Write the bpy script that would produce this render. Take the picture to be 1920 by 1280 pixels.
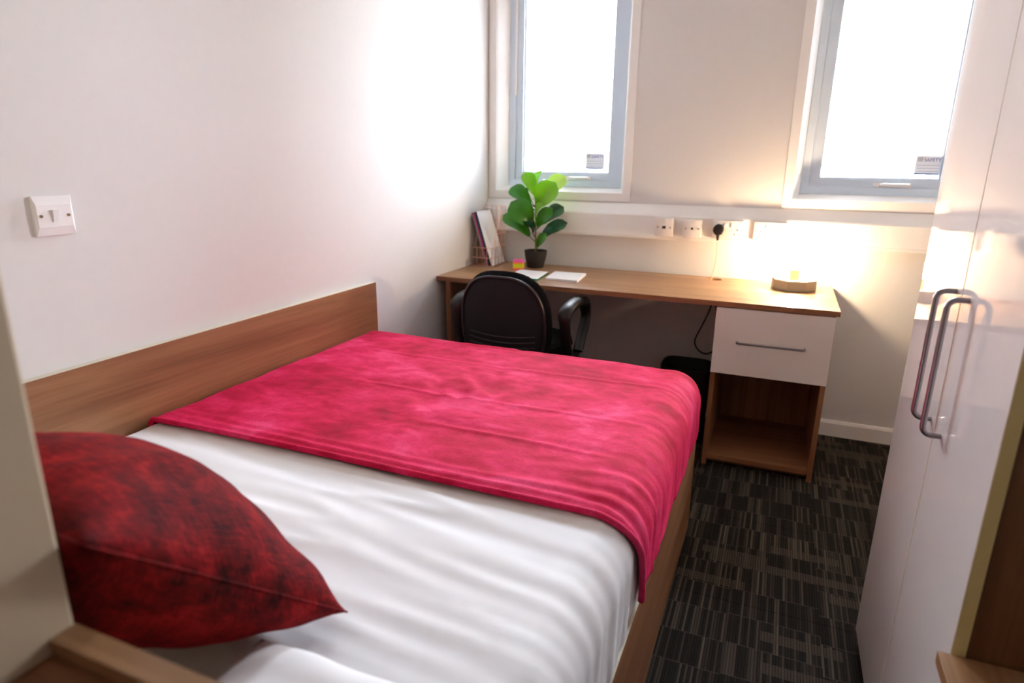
import bpy, bmesh, math, random
from mathutils import Vector, Matrix, noise
random.seed(4)
for o in list(bpy.data.objects): bpy.data.objects.remove(o)
S = bpy.context.scene
COL = S.collection
PI = math.pi
R = math.radians

# ------------------------------------------------------------------ camera, sky, exposure
CAMP = (1.511, -3.2831, 1.2831)
def set_camera():
    cd = bpy.data.cameras.new('camera'); co = bpy.data.objects.new('camera', cd); COL.objects.link(co)
    yaw, pit, rol = R(22.4661), R(-15.8685), R(0.7091)
    f = Vector((-math.sin(yaw)*math.cos(pit), math.cos(yaw)*math.cos(pit), math.sin(pit)))
    r = Vector((math.cos(yaw), math.sin(yaw), 0)); u = r.cross(f)
    r2 = r*math.cos(rol) + u*math.sin(rol); u2 = -r*math.sin(rol) + u*math.cos(rol)
    co.matrix_world = Matrix(((r2.x, u2.x, -f.x, CAMP[0]), (r2.y, u2.y, -f.y, CAMP[1]), (r2.z, u2.z, -f.z, CAMP[2]), (0, 0, 0, 1)))
    cd.sensor_width = 36; cd.lens = 1194.29/1920*36; cd.clip_start = .02
    cd.dof.use_dof = True; cd.dof.focus_distance = 1.75; cd.dof.aperture_fstop = 2.6
    S.camera = co
set_camera()
W = bpy.data.worlds.new('world'); S.world = W; W.use_nodes = True
W.node_tree.nodes['Background'].inputs[0].default_value = (.86, .94, 1.06, 1)
W.node_tree.nodes['Background'].inputs[1].default_value = 11
S.view_settings.view_transform = 'Standard'; S.view_settings.look = 'None'
S.view_settings.gamma = 1; S.view_settings.use_curve_mapping = False
S.view_settings.exposure = 2.2
def portal(x0, x1, z0, z1, y):
    l = bpy.data.lights.new('window_portal', 'AREA'); l.shape = 'RECTANGLE'; l.size = x1-x0; l.size_y = z1-z0
    l.cycles.is_portal = True
    o = bpy.data.objects.new('window_portal', l); COL.objects.link(o)
    o.location = ((x0+x1)/2, y, (z0+z1)/2); o.rotation_euler = (-PI/2, 0, 0)
portal(.05, .75, 1.12, 2.2, .19); portal(1.545, 2.245, 1.12, 2.2, .19)

# ------------------------------------------------------------------ materials
MATS = {}
def lin(c):
    return tuple(((v/255)/12.92 if v/255 <= .04045 else ((v/255+.055)/1.055)**2.4) for v in c) + (1,)
class NT:
    def __init__(s, name):
        s.m = bpy.data.materials.new(name); s.m.use_nodes = True; s.t = s.m.node_tree
        s.b = s.t.nodes['Principled BSDF']; MATS[name] = s.m
    def n(s, typ, **kw):
        nd = s.t.nodes.new('ShaderNode'+typ)
        for k, v in kw.items(): setattr(nd, k, v)
        return nd
    def l(s, a, b): s.t.links.new(a, b)
    def math(s, op, a, b=None, c=None):
        nd = s.n('Math', operation=op)
        for i, v in enumerate((a, b, c)):
            if v is None: continue
            if isinstance(v, (int, float)): nd.inputs[i].default_value = v
            else: s.l(v, nd.inputs[i])
        return nd.outputs[0]
    def mix(s, f, a, b):
        nd = s.n('Mix', data_type='RGBA')
        for i, v in ((0, f), (6, a), (7, b)):
            if isinstance(v, (int, float, tuple)): nd.inputs[i].default_value = v
            else: s.l(v, nd.inputs[i])
        return nd.outputs[2]
    def noise(s, vec, scale, detail=3, rough=.5, dist=0):
        nd = s.n('TexNoise'); nd.inputs['Scale'].default_value = scale; nd.inputs['Detail'].default_value = detail
        nd.inputs['Roughness'].default_value = rough; nd.inputs['Distortion'].default_value = dist
        if vec is not None: s.l(vec, nd.inputs['Vector'])
        return nd.outputs['Fac']
    def coord(s, scale=(1, 1, 1), which='Object', rot=(0, 0, 0)):
        tc = s.n('TexCoord'); mp = s.n('Mapping'); mp.inputs['Scale'].default_value = scale; mp.inputs['Rotation'].default_value = rot
        s.l(tc.outputs[which], mp.inputs['Vector']); return mp.outputs[0]
    def ramp(s, f, stops):
        nd = s.n('ValToRGB'); cr = nd.color_ramp
        while len(cr.elements) < len(stops): cr.elements.new(.5)
        for e, (p, c) in zip(cr.elements, stops): e.position = p; e.color = c
        s.l(f, nd.inputs[0]); return nd.outputs[0]
    def bump(s, h, strength=.3, dist=.002):
        nd = s.n('Bump'); nd.inputs['Strength'].default_value = strength; nd.inputs['Distance'].default_value = dist
        s.l(h, nd.inputs['Height']); s.l(nd.outputs[0], s.b.inputs['Normal'])
    def set(s, **kw):
        for k, v in kw.items(): s.b.inputs[k.replace('_', ' ')].default_value = v
        return s
def plain(name, c, rough=.5, metal=0, spec=.5, coat=0, bump=0):
    t = NT(name); t.set(Base_Color=lin(c), Roughness=rough, Metallic=metal, Specular_IOR_Level=spec, Coat_Weight=coat)
    v = t.coord((1, 1, 1))
    f = t.noise(v, 35, 3)
    t.l(t.mix(f, tuple(x*.965 for x in lin(c)[:3])+(1,), lin(c)), t.b.inputs['Base Color'])
    if bump: t.bump(t.noise(v, 260, 2), bump, .001)
    return t.m
plain('wall_paint', (222, 220, 219), .85, spec=.25, bump=.06)
plain('ceiling_paint', (222, 221, 219), .9, spec=.2)
plain('trim_white', (242, 240, 238), .45)
plain('nib_paint', (206, 188, 160), .7, spec=.3, bump=.06)
plain('white_plastic', (238, 236, 236), .3)
plain('socket_white', (240, 236, 230), .28)
plain('dark_hole', (35, 32, 32), .7)
plain('frame_grey_bloom', (212, 226, 240), .42)  # grey frame lightened: pale blue lens bloom put into the colour
plain('gloss_white', (243, 239, 236), .05, spec=.6, coat=.5)
plain('drawer_white', (235, 229, 222), .4)
plain('edge_cream', (214, 206, 186), .5)
plain('door_edge', (226, 208, 146), .5)
plain('steel', (176, 176, 180), .28, metal=1)
plain('handle_metal', (150, 146, 150), .3, metal=1)
plain('black_plastic', (19, 20, 22), .45)
plain('rim_black', (40, 42, 46), .28)
plain('black_fabric', (19, 20, 23), .95, spec=.2, bump=.6)
plain('black_bin', (16, 15, 16), .6)
plain('shell_black', (34, 39, 42), .8, spec=.25, bump=.4)
plain('black_rubber', (20, 20, 20), .55)
plain('cord_lit', (225, 205, 180), .5)
plain('copper_wire', (246, 200, 182), .3, metal=1)
plain('paper_white', (242, 242, 244), .7)
plain('paper_green', (30, 140, 90), .6)
plain('paper_lilac', (225, 214, 220), .6)
plain('folder_grey', (150, 146, 150), .6)
plain('folder_pink', (186, 60, 120), .6)
plain('folder_navy', (20, 44, 74), .55)
plain('note_pink', (255, 105, 185), .7); plain('note_orange', (255, 150, 40), .7); plain('note_lime', (205, 225, 25), .7)
plain('note_yellow', (245, 205, 30), .7); plain('note_coral', (255, 110, 95), .7)
plain('pot_black', (38, 36, 36), .7)
plain('soil', (45, 34, 26), .95, bump=1)
plain('stem_brown', (122, 96, 52), .7)
plain('concrete_beige', (176, 164, 138), .75, bump=.3)
plain('brass_stub', (196, 180, 146), .6)
plain('ink_blue', (70, 84, 170), .6); plain('ink_bar', (60, 110, 170), .6); plain('ink_grey', (200, 203, 210), .6)
plain('ground_out', (190, 190, 180), .9)

def wood(name, axis, base, dark, light, rough=.42):
    t = NT(name)
    sc = [9, 9, 9]; sc[axis] = .55
    v = t.coord(tuple(sc))
    sc2 = [70, 70, 70]; sc2[axis] = 1.6
    v2 = t.coord(tuple(sc2))
    a = t.noise(v, 1.6, 5, .6, .6); b = t.noise(v2, 1.5, 3, .6)
    c1 = t.ramp(a, [(.28, lin(dark)), (.5, lin(base)), (.74, lin(light))])
    c2 = t.ramp(b, [(.35, (.62, .58, .55, 1)), (.55, (1, 1, 1, 1))])
    m = t.n('Mix', data_type='RGBA', blend_type='MULTIPLY'); m.inputs[0].default_value = .42
    t.l(c1, m.inputs[6]); t.l(c2, m.inputs[7]); t.l(m.outputs[2], t.b.inputs['Base Color'])
    t.set(Roughness=rough); t.bump(b, .08, .001)
wood('wood_dark', 2, (112, 74, 42), (90, 56, 30), (132, 92, 56))  # darker copy of the wood: shade on the wardrobe sides put into the colour
for ax, nm in enumerate('xyz'):
    wood('wood_'+nm, ax, (146, 100, 66), (120, 78, 48), (166, 120, 84))
    wood('wood_desk_'+nm, ax, (166, 126, 88), (144, 104, 70), (186, 148, 110), .36)

def carpet():
    t = NT('carpet')
    g = t.n('NewGeometry'); sx = t.n('SeparateXYZ'); t.l(g.outputs['Position'], sx.inputs[0])
    x, y = sx.outputs[0], sx.outputs[1]
    def wn(a, b):
        c = t.n('CombineXYZ'); t.l(a, c.inputs[0])
        if b is not None: t.l(b, c.inputs[1])
        w = t.n('TexWhiteNoise', noise_dimensions='3D'); t.l(c.outputs[0], w.inputs['Vector']); return w.outputs['Value']
    fl = lambda v, s: t.math('FLOOR', t.math('DIVIDE', v, s))
    col = fl(x, .0076)
    blk = fl(x, .25)
    off = t.math('MULTIPLY', wn(blk, None), .125)
    row = fl(t.math('ADD', y, off), .125)
    rowc = t.math('ADD', row, 17.3)
    f = wn(col, rowc)
    wide = wn(fl(x, .0228), t.math('ADD', row, 5.1))
    f2 = t.math('ADD', t.math('MULTIPLY', f, .62), t.math('MULTIPLY', wide, .33))
    c = t.ramp(f2, [(.25, lin((38, 35, 31))), (.48, lin((45, 42, 37))), (.66, lin((68, 63, 54))), (.9, lin((92, 85, 73)))])
    # lighter short bars lying across the ribs
    bx = fl(t.math('ADD', x, t.math('MULTIPLY', wn(fl(y, .042), None), .3)), .21)
    bar = t.math('GREATER_THAN', wn(bx, t.math('ADD', fl(y, .042), 3.7)), .93)
    c = t.mix(t.math('MULTIPLY', bar, .6), c, lin((86, 78, 67)))
    # thin pale weft lines
    fr = t.math('FRACT', t.math('DIVIDE', t.math('ADD', y, off), .125))
    ln = t.math('MULTIPLY', t.math('LESS_THAN', fr, .035), .5)
    c = t.mix(ln, c, lin((84, 77, 70)))
    rib = t.math('ABSOLUTE', t.math('SINE', t.math('MULTIPLY', x, PI/.0076)))
    c = t.mix(t.math('MULTIPLY', t.math('SUBTRACT', 1, rib), .55), c, lin((26, 23, 22)))  # shade in the grooves between ribs, put into the colour
    v = t.coord((1, 1, 1)); nz = t.noise(v, 420, 2, .7)
    m = t.n('Mix', data_type='RGBA', blend_type='MULTIPLY'); m.inputs[0].default_value = .8
    t.l(c, m.inputs[6]); t.l(t.ramp(nz, [(.3, (.5, .5, .5, 1)), (.7, (1.4, 1.4, 1.4, 1))]), m.inputs[7])
    t.l(m.outputs[2], t.b.inputs['Base Color'])
    t.set(Roughness=.97, Specular_IOR_Level=.1)
    t.bump(t.math('ADD', rib, nz), .7, .003)
carpet()

def cloth_mats():
    t = NT('sheet'); t.set(Base_Color=lin((236, 236, 238)), Roughness=.75, Specular_IOR_Level=.3, Sheen_Weight=.15)
    v = t.coord((1, 1, 1)); t.bump(t.noise(v, 500, 2), .05, .0006)
    t = NT('velvet')
    v = t.coord((1, 1.5, 1)); a = t.noise(v, 3.4, 4, .6, .35)
    v2 = t.coord((4, 6, 4)); b = t.noise(v2, 2.8, 5, .68, .3)
    v3 = t.coord((1, 1, 1)); g = t.noise(v3, 420, 3, .7)
    s = t.math('ADD', t.math('MULTIPLY', a, .62), t.math('MULTIPLY', b, .38))
    c = t.ramp(s, [(.36, lin((160, 6, 48))), (.45, lin((196, 14, 64))), (.53, lin((218, 34, 88))), (.64, lin((236, 74, 124)))])
    m = t.n('Mix', data_type='RGBA', blend_type='MULTIPLY'); m.inputs[0].default_value = .55
    t.l(c, m.inputs[6]); t.l(t.ramp(g, [(.3, (.55, .5, .5, 1)), (.65, (1.15, 1.15, 1.15, 1))]), m.inputs[7]); t.l(m.outputs[2], t.b.inputs['Base Color'])
    t.set(Roughness=.8, Specular_IOR_Level=.15, Sheen_Weight=.5, Sheen_Roughness=.3, Sheen_Tint=lin((255, 60, 118)))
    t.bump(t.math('ADD', g, t.math('MULTIPLY', b, .6)), .35, .0025)
    t = NT('chenille')
    v = t.coord((1, 1, 1)); a = t.noise(v, 13, 6, .72, .25)
    w1 = t.noise(t.coord((40, 420, 40)), 1, 2); w2 = t.noise(t.coord((420, 40, 40)), 1, 2)
    w = t.math('ADD', w1, w2)
    s = t.math('ADD', t.math('MULTIPLY', a, .6), t.math('MULTIPLY', w, .2))
    c = t.ramp(s, [(.40, lin((46, 3, 4))), (.49, lin((98, 8, 11))), (.57, lin((136, 16, 20))), (.68, lin((180, 36, 40)))])
    t.l(c, t.b.inputs['Base Color'])
    t.set(Roughness=.85, Specular_IOR_Level=.15, Sheen_Weight=.3, Sheen_Roughness=.4, Sheen_Tint=lin((215, 25, 35)))
    t.bump(w, .5, .002)
cloth_mats()
def glass_mat():
    t = NT('pane_glass'); t.t.nodes.remove(t.b)
    out = t.t.nodes['Material Output']
    tr = t.n('BsdfTransparent'); gl = t.n('BsdfGlossy'); gl.inputs['Roughness'].default_value = .02
    fr = t.n('Fresnel'); fr.inputs['IOR'].default_value = 1.45
    mx = t.n('MixShader'); t.l(fr.outputs[0], mx.inputs[0]); t.l(tr.outputs[0], mx.inputs[1]); t.l(gl.outputs[0], mx.inputs[2])
    t.l(mx.outputs[0], out.inputs[0])
glass_mat()
def bulb_glass():
    t = NT('bulb_glass'); t.t.nodes.remove(t.b)
    tr = t.n('BsdfTransparent'); gl = t.n('BsdfGlossy'); gl.inputs['Roughness'].default_value = .03
    mx = t.n('MixShader'); mx.inputs[0].default_value = .05; t.l(tr.outputs[0], mx.inputs[1]); t.l(gl.outputs[0], mx.inputs[2])
    t.l(mx.outputs[0], t.t.nodes['Material Output'].inputs[0])
bulb_glass()
def sticker_mat():
    t = NT('sticker_white'); t.set(Base_Color=lin((240, 242, 245)), Roughness=.6)
    f = t.noise(t.coord((1, 1, 1)), 60); c = t.mix(f, lin((232, 236, 242)), lin((244, 246, 248)))
    tl = t.n('BsdfTranslucent'); t.l(c, tl.inputs[0]); mx = t.n('MixShader'); mx.inputs[0].default_value = .05
    t.l(t.b.outputs[0], mx.inputs[1]); t.l(tl.outputs[0], mx.inputs[2]); t.l(mx.outputs[0], t.t.nodes['Material Output'].inputs[0])
sticker_mat()
def bulb_mat():
    t = NT('bulb_glow'); t.set(Base_Color=(1, .9, .75, 1), Emission_Color=(1, .72, .44, 1), Emission_Strength=215)
bulb_mat()
def leaf_mat(name, c1, c2, rough, trans):
    t = NT(name); v = t.coord((1, 1, 1)); f = t.noise(v, 16, 3)
    c = t.mix(f, lin(c1), lin(c2)); t.l(c, t.b.inputs['Base Color']); t.set(Roughness=rough)
    tl = t.n('BsdfTranslucent'); t.l(c, tl.inputs[0]); mx = t.n('MixShader'); mx.inputs[0].default_value = trans
    t.l(t.b.outputs[0], mx.inputs[1]); t.l(tl.outputs[0], mx.inputs[2]); t.l(mx.outputs[0], t.t.nodes['Material Output'].inputs[0])
leaf_mat('leaf_light', (150, 205, 50), (120, 185, 40), .35, .35)
leaf_mat('leaf_mid', (72, 150, 26), (46, 118, 18), .33, .28)
leaf_mat('leaf_pale', (205, 226, 140), (180, 212, 100), .35, .4)
leaf_mat('leaf_dark', (22, 84, 48), (14, 60, 36), .22, .12)

# ------------------------------------------------------------------ mesh helpers
def bx(bm, x0, x1, y0, y1, z0, z1, bev=0):
    vs = [bm.verts.new((x, y, z)) for x in (x0, x1) for y in (y0, y1) for z in (z0, z1)]
    q = [(0, 1, 3, 2), (4, 6, 7, 5), (0, 4, 5, 1), (2, 3, 7, 6), (0, 2, 6, 4), (1, 5, 7, 3)]
    fs = [bm.faces.new([vs[i] for i in f]) for f in q]
    if bev:
        es = list({e for f in fs for e in f.edges})
        bmesh.ops.bevel(bm, geom=es, offset=bev, segments=2, profile=.5, affect='EDGES')
    return bm
def box(x0, x1, y0, y1, z0, z1, bev=0): return bx(bmesh.new(), x0, x1, y0, y1, z0, z1, bev)
def tube(pts, rad, n=8, bm=None, closed=False):
    bm = bm or bmesh.new(); P = [Vector(p) for p in pts]; rings = []
    N = len(P); up = None
    for i, p in enumerate(P):
        a = P[(i-1) % N] if (i > 0 or closed) else p; b = P[(i+1) % N] if (i < N-1 or closed) else p
        d = (b-a).normalized()
        if up is None:
            up = Vector((0, 0, 1)) if abs(d.z) < .9 else Vector((1, 0, 0))
        s = d.cross(up)
        if s.length < 1e-4: s = d.cross(Vector((0, 1, 0)))
        s.normalize(); up = s.cross(d).normalized()
        r = rad[i] if isinstance(rad, (list, tuple)) else rad
        rings.append([bm.verts.new(p + (s*math.cos(2*PI*k/n) + up*math.sin(2*PI*k/n))*r) for k in range(n)])
    for i in range(N if closed else N-1):
        A, B = rings[i], rings[(i+1) % N]
        for k in range(n): bm.faces.new((A[k], A[(k+1) % n], B[(k+1) % n], B[k]))
    if not closed:
        bm.faces.new(rings[0][::-1]); bm.faces.new(rings[-1])
    return bm
def lathe(prof, n, c=(0, 0), bm=None, rot=0):
    bm = bm or bmesh.new(); rings = []
    for r, z in prof:
        rings.append([bm.verts.new((c[0]+r*math.cos(rot+2*PI*k/n), c[1]+r*math.sin(rot+2*PI*k/n), z)) for k in range(n)])
    for A, B in zip(rings, rings[1:]):
        for k in range(n): bm.faces.new((A[k], A[(k+1) % n], B[(k+1) % n], B[k]))
    bm.faces.new(rings[0][::-1]); bm.faces.new(rings[-1]); return bm
def cylinder(p0, p1, r, n=16, bm=None): return tube([p0, p1], r, n, bm)
def prism(poly, axis, a, b, bm=None, bev=0):
    """poly: 2-D points in the plane normal to axis; extruded from a to b"""
    bm = bm or bmesh.new()
    def mk(p, t): return (t, p[0], p[1]) if axis == 0 else (p[0], t, p[1]) if axis == 1 else (p[0], p[1], t)
    A = [bm.verts.new(mk(p, a)) for p in poly]; B = [bm.verts.new(mk(p, b)) for p in poly]
    fs = [bm.faces.new(A[::-1]), bm.faces.new(B)]
    n = len(poly)
    for k in range(n): fs.append(bm.faces.new((A[k], A[(k+1) % n], B[(k+1) % n], B[k])))
    if bev:
        es = list(fs[0].edges)+list(fs[1].edges)
        bmesh.ops.bevel(bm, geom=es, offset=bev, segments=2, profile=.5, affect='EDGES')
    return bm
def ring(x0, x1, z0, z1, w, y0, y1, bev=0):
    """mitred rectangular ring in the xz plane"""
    bm = bmesh.new()
    o = [(x0, z0), (x1, z0), (x1, z1), (x0, z1)]; i = [(x0+w, z0+w), (x1-w, z0+w), (x1-w, z1-w), (x0+w, z1-w)]
    V = {}
    for nm, L in (('o', o), ('i', i)):
        for y in (y0, y1): V[nm, y] = [bm.verts.new((p[0], y, p[1])) for p in L]
    for k in range(4):
        j = (k+1) % 4
        bm.faces.new((V['o', y0][k], V['o', y0][j], V['i', y0][j], V['i', y0][k]))
        bm.faces.new((V['o', y1][j], V['o', y1][k], V['i', y1][k], V['i', y1][j]))
        bm.faces.new((V['o', y0][j], V['o', y0][k], V['o', y1][k], V['o', y1][j]))
        bm.faces.new((V['i', y0][k], V['i', y0][j], V['i', y1][j], V['i', y1][k]))
    return bm
def obj(name, bm, mat, parent=None, smooth=False):
    bmesh.ops.recalc_face_normals(bm, faces=bm.faces)
    if parent is not None:
        w = Vector(parent.location)
        if parent.parent: w = w + Vector(parent.parent.location)
        bmesh.ops.translate(bm, verts=bm.verts, vec=-w)
    me = bpy.data.meshes.new(name); bm.to_mesh(me); bm.free(); me.materials.append(MATS[mat])
    if smooth:
        for p in me.polygons: p.use_smooth = True
        if smooth != 'all':
            me.set_sharp_from_angle(angle=R(smooth if isinstance(smooth, (int, float)) and smooth > 1 else 40))
    o = bpy.data.objects.new(name, me); COL.objects.link(o)
    if parent is not None: o.parent = parent
    return o
def tag(o, label, cat, group=None):
    o['label'] = label; o['category'] = cat
    if group: o['group'] = group
    return o
def thing(name, label, cat, loc, group=None):
    o = bpy.data.objects.new(name, None); COL.objects.link(o); o.location = loc; o.empty_display_size = .05
    return tag(o, label, cat, group)
def struct(name, bm, mat, label=None, cat=None, smooth=False):
    o = obj(name, bm, mat, None, smooth); o['kind'] = 'structure'
    if label: o['label'] = label
    if cat: o['category'] = cat
    return o

# ------------------------------------------------------------------ the room
RW, RY, RH = 2.45, -4.3, 2.45
O1 = (.049, .751); O2 = (1.545, 2.247); OZ = (1.117, 2.2)
fl = struct('floor', box(-.1, RW+.1, RY-.1, .1, -.12, -.008), 'carpet', 'dark grey ribbed carpet tile floor', 'floor')
def carpet_tiles():
    me = None
    bm = box(.0008, .4992, .0008, .4992, -.008, 0, .0012); bm2 = bmesh.new(); bm.free()
    for ix in range(5):
        for iy in range(9):
            x0 = ix*.5; y0 = -.5*(iy+1); x1 = min(x0+.5, RW); y1 = y0+.5; y0 = max(y0, RY)
            key = (round(x1-x0, 3), round(y1-y0, 3))
            if key not in tiles:
                b = box(.0006, key[0]-.0006, .0006, key[1]-.0006, -.008, 0, .001)
                m = bpy.data.meshes.new('carpet_tile'); b.to_mesh(m); b.free(); m.materials.append(MATS['carpet']); tiles[key] = m
            o = bpy.data.objects.new('carpet_tile', tiles[key]); COL.objects.link(o); o.location = (x0, y0, 0); o.parent = fl
tiles = {}
carpet_tiles()
struct('ceiling', box(-.1, RW+.1, RY-.1, .25, RH, RH+.1), 'ceiling_paint', 'plain white ceiling', 'ceiling')
struct('wall_left', box(-.1, 0, RY-.1, .25, -.12, RH), 'wall_paint', 'white painted wall with the light switch', 'wall')
struct('wall_right', box(RW, RW+.1, RY-.1, .25, -.12, RH), 'wall_paint', 'white painted wall behind the wardrobe', 'wall')
struct('wall_rear', box(0, RW, RY-.1, RY, -.12, RH), 'wall_paint', 'white painted wall at the room entrance', 'wall')
dr = struct('added_rear_door', box(.97, 1.88, RY+.0005, RY+.045, 0, 2.03), 'wood_z', 'unseen wooden door added to the rear wall to cut bounce light', 'door')  # unseen door, added to dim the bounce light on the near wood
obj('handle', tube([(1.05, RY+.045, 1.0), (1.05, RY+.095, 1.0), (1.17, RY+.095, 1.0)], .009, 8), 'steel', dr, True)
def back_wall():
    bm = bmesh.new(); xs = [0, O1[0], O1[1], O2[0], O2[1], RW]; zs = [-.12, OZ[0], OZ[1], RH]; y0, y1 = 0, .175
    hole = lambda i, k: k == 1 and i in (1, 3)
    def f(*p): bm.faces.new([bm.verts.new(q) for q in p])
    for i in range(5):
        for k in range(3):
            a, b, c, d = xs[i], xs[i+1], zs[k], zs[k+1]
            if hole(i, k):
                f((a, y0, c), (a, y1, c), (a, y1, d), (a, y0, d)); f((b, y0, c), (b, y0, d), (b, y1, d), (b, y1, c))
                f((a, y0, c), (b, y0, c), (b, y1, c), (a, y1, c)); f((a, y0, d), (a, y1, d), (b, y1, d), (b, y0, d))
                continue
            f((a, y0, c), (b, y0, c), (b, y0, d), (a, y0, d)); f((a, y1, c), (a, y1, d), (b, y1, d), (b, y1, c))
    bmesh.ops.remove_doubles(bm, verts=bm.verts, dist=1e-5)
    struct('wall_back', bm, 'wall_paint', 'white painted wall with two windows above the desk', 'wall')
back_wall()
# wall return at the bed head, standing beside the camera
NX, NY = .929, -2.967
struct('wall_front', box(0, NX, RY, NY, 0, RH, .004), 'nib_paint', 'cream wall return beside the head of the bed', 'wall')
struct('baseboard_back', prism([(0, 0), (-.015, 0), (-.015, .066), (-.009, .079), (0, .079)], 0, 0, RW), 'trim_white', 'white skirting board under the desk wall', 'baseboard')
struct('baseboard_left', prism([(0, 0), (.015, 0), (.015, .066), (.009, .079), (0, .079)], 1, -1.1, -.016), 'trim_white', 'white skirting board between bed and desk', 'baseboard')
struct('baseboard_right', prism([(RW, 0), (RW-.015, 0), (RW-.015, .066), (RW-.009, .079), (RW, .079)], 1, -1.5, -.016), 'trim_white', 'white skirting board beyond the wardrobe', 'baseboard')
struct('ground_outside', box(-30, 30, 3, 60, -3.2, -3), 'ground_out', 'pale ground outside the windows', 'ground')

def text_mesh(s, size, x, y, z, mat, parent, name='lettering'):
    cu = bpy.data.curves.new(name, 'FONT'); cu.body = s; cu.size = size; cu.extrude = .0002
    o = bpy.data.objects.new(name, cu); COL.objects.link(o)
    dg = bpy.context.evaluated_depsgraph_get(); me = bpy.data.meshes.new_from_object(o.evaluated_get(dg))
    bpy.data.objects.remove(o)
    me.transform(Matrix.Translation((x, y, z)) @ Matrix.Rotation(PI/2, 4, 'X'))
    bm = bmesh.new(); bm.from_mesh(me); bpy.data.meshes.remove(me)
    return obj(name, bm, mat, parent)
def window(n, o, arch_l, gap_strip):
    x0, x1 = o; z0, z1 = OZ
    root = bpy.data.objects.new('window_%d' % n, None); COL.objects.link(root); root.location = ((x0+x1)/2, .1, z0)
    root['kind'] = 'structure'; root['label'] = ('grey framed window above the potted plant' if n == 1 else 'grey framed window beside the white wardrobe'); root['category'] = 'window'
    obj('architrave', ring(x0-.04, x1+.04, z0-.03, z1+.04, .04, -.005, 0), 'trim_white', root)
    # the mitred ring is trimmed at the sill so that its lower bar meets the trunking
    bm = bmesh.new()   # splayed lining between the wall face and the grey frame
    def loop(i, y): return [bm.verts.new((px, y, pz)) for px, pz in ((x0+i, z0+i), (x1-i, z0+i), (x1-i, z1-i), (x0+i, z1-i))]
    LP = [loop(.0006, .012), loop(.031, .099), loop(.031, .1745), loop(.0006, .1745)]
    for A, B in zip(LP, LP[1:]+LP[:1]):
        for k in range(4): bm.faces.new((A[k], A[(k+1) % 4], B[(k+1) % 4], B[k]))
    obj('lining', bm, 'trim_white', root)
    fx0, fx1, fz0, fz1 = x0+.032, x1-.032, z0+.032, z1-.032
    obj('window_frame', ring(fx0, fx1, fz0, fz1, .034, .1, .17), 'frame_grey_bloom', root)
    s = obj('sash', ring(fx0+.035, fx1-.035, fz0+.031, fz1-.031, .04, .112, .165), 'frame_grey_bloom', root)
    ax0, ax1, az0, az1 = fx0+.075, fx1-.075, fz0+.071, fz1-.071
    obj('bead', ring(ax0-.001, ax1+.001, az0-.001, az1+.001, .008, .128, .15), 'frame_grey_bloom', s)
    obj('pane', box(ax0, ax1, .139, .145, az0, az1), 'pane_glass', root)
    hx = x0+.355+(.0 if n == 1 else -.02)
    h = obj('handle', box(hx, hx+.15, .1055, .1115, fz0+.036, fz0+.056, .002), 'white_plastic', root)
    obj('lever', tube([(hx+.03, .105, fz0+.046), (hx+.03, .094, fz0+.047), (hx+.045, .088, fz0+.048), (hx+.14, .088, fz0+.048)], .0065, 8), 'white_plastic', h, True)
    sx = ax1-.135 if n == 1 else 2.035
    st = obj('sticker', box(sx, sx+.105, .1375, .1385, az0+.022, az0+.105), 'sticker_white', root)
    obj('sticker_bar', box(sx, sx+.095, .1368, .1374, az0+.022, az0+.029), 'ink_bar', st)
    for k in range(3): obj('print_line', box(sx+.008, sx+.095, .137, .1374, az0+.036+k*.013, az0+.039+k*.013), 'ink_grey', st)
    obj('print_logo', box(sx+.008, sx+.028, .137, .1374, az0+.08, az0+.098), 'ink_grey', st)
    text_mesh('SAFETY', .02, sx+.032, .1372, az0+.08, 'ink_blue', st)
    if gap_strip:
        obj('daylight_strip', box(fx0+.03, fx0+.04, .096, .1118, 1.62, z1-.06, .001), 'white_plastic', root)  # white strip standing in for daylight through the gap beside the sash
window(1, O1, .009, True); window(2, O2, 1.5, False)

# ------------------------------------------------------------------ trunking, sockets, switch
tr = thing('dado_trunking', 'white dado trunking running along the wall under both windows', 'trunking', (1.22, 0, .912))
obj('trunking_body', prism([(-.001, .912), (-.046, .912), (-.05, .916), (-.05, 1.026), (-.046, 1.033), (-.004, 1.079), (-.001, 1.08)], 0, .002, RW-.002), 'trim_white', tr)
obj('lid_lip', prism([(-.0505, .920), (-.0525, .921), (-.0525, .930), (-.0505, .931)], 0, .002, RW-.002), 'trim_white', tr)
def plate(x, z, w, h, y, d, root, name='faceplate'):
    return obj(name, box(x, x+w, y-d, y, z, z+h, .003), 'socket_white', root, True)
def hole(x, z, w, h, y, root, name='pin_slot'):
    return obj(name, box(x-w/2, x+w/2, y-.0012, y-.0002, z-h/2, z+h/2), 'dark_hole', root)
def dot(x, z, r, y, root, name='screw', mat='steel'):
    return obj(name, cylinder((x, y-.0015, z), (x, y-.0001, z), r, 10), mat, root)
ZS = .934
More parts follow.
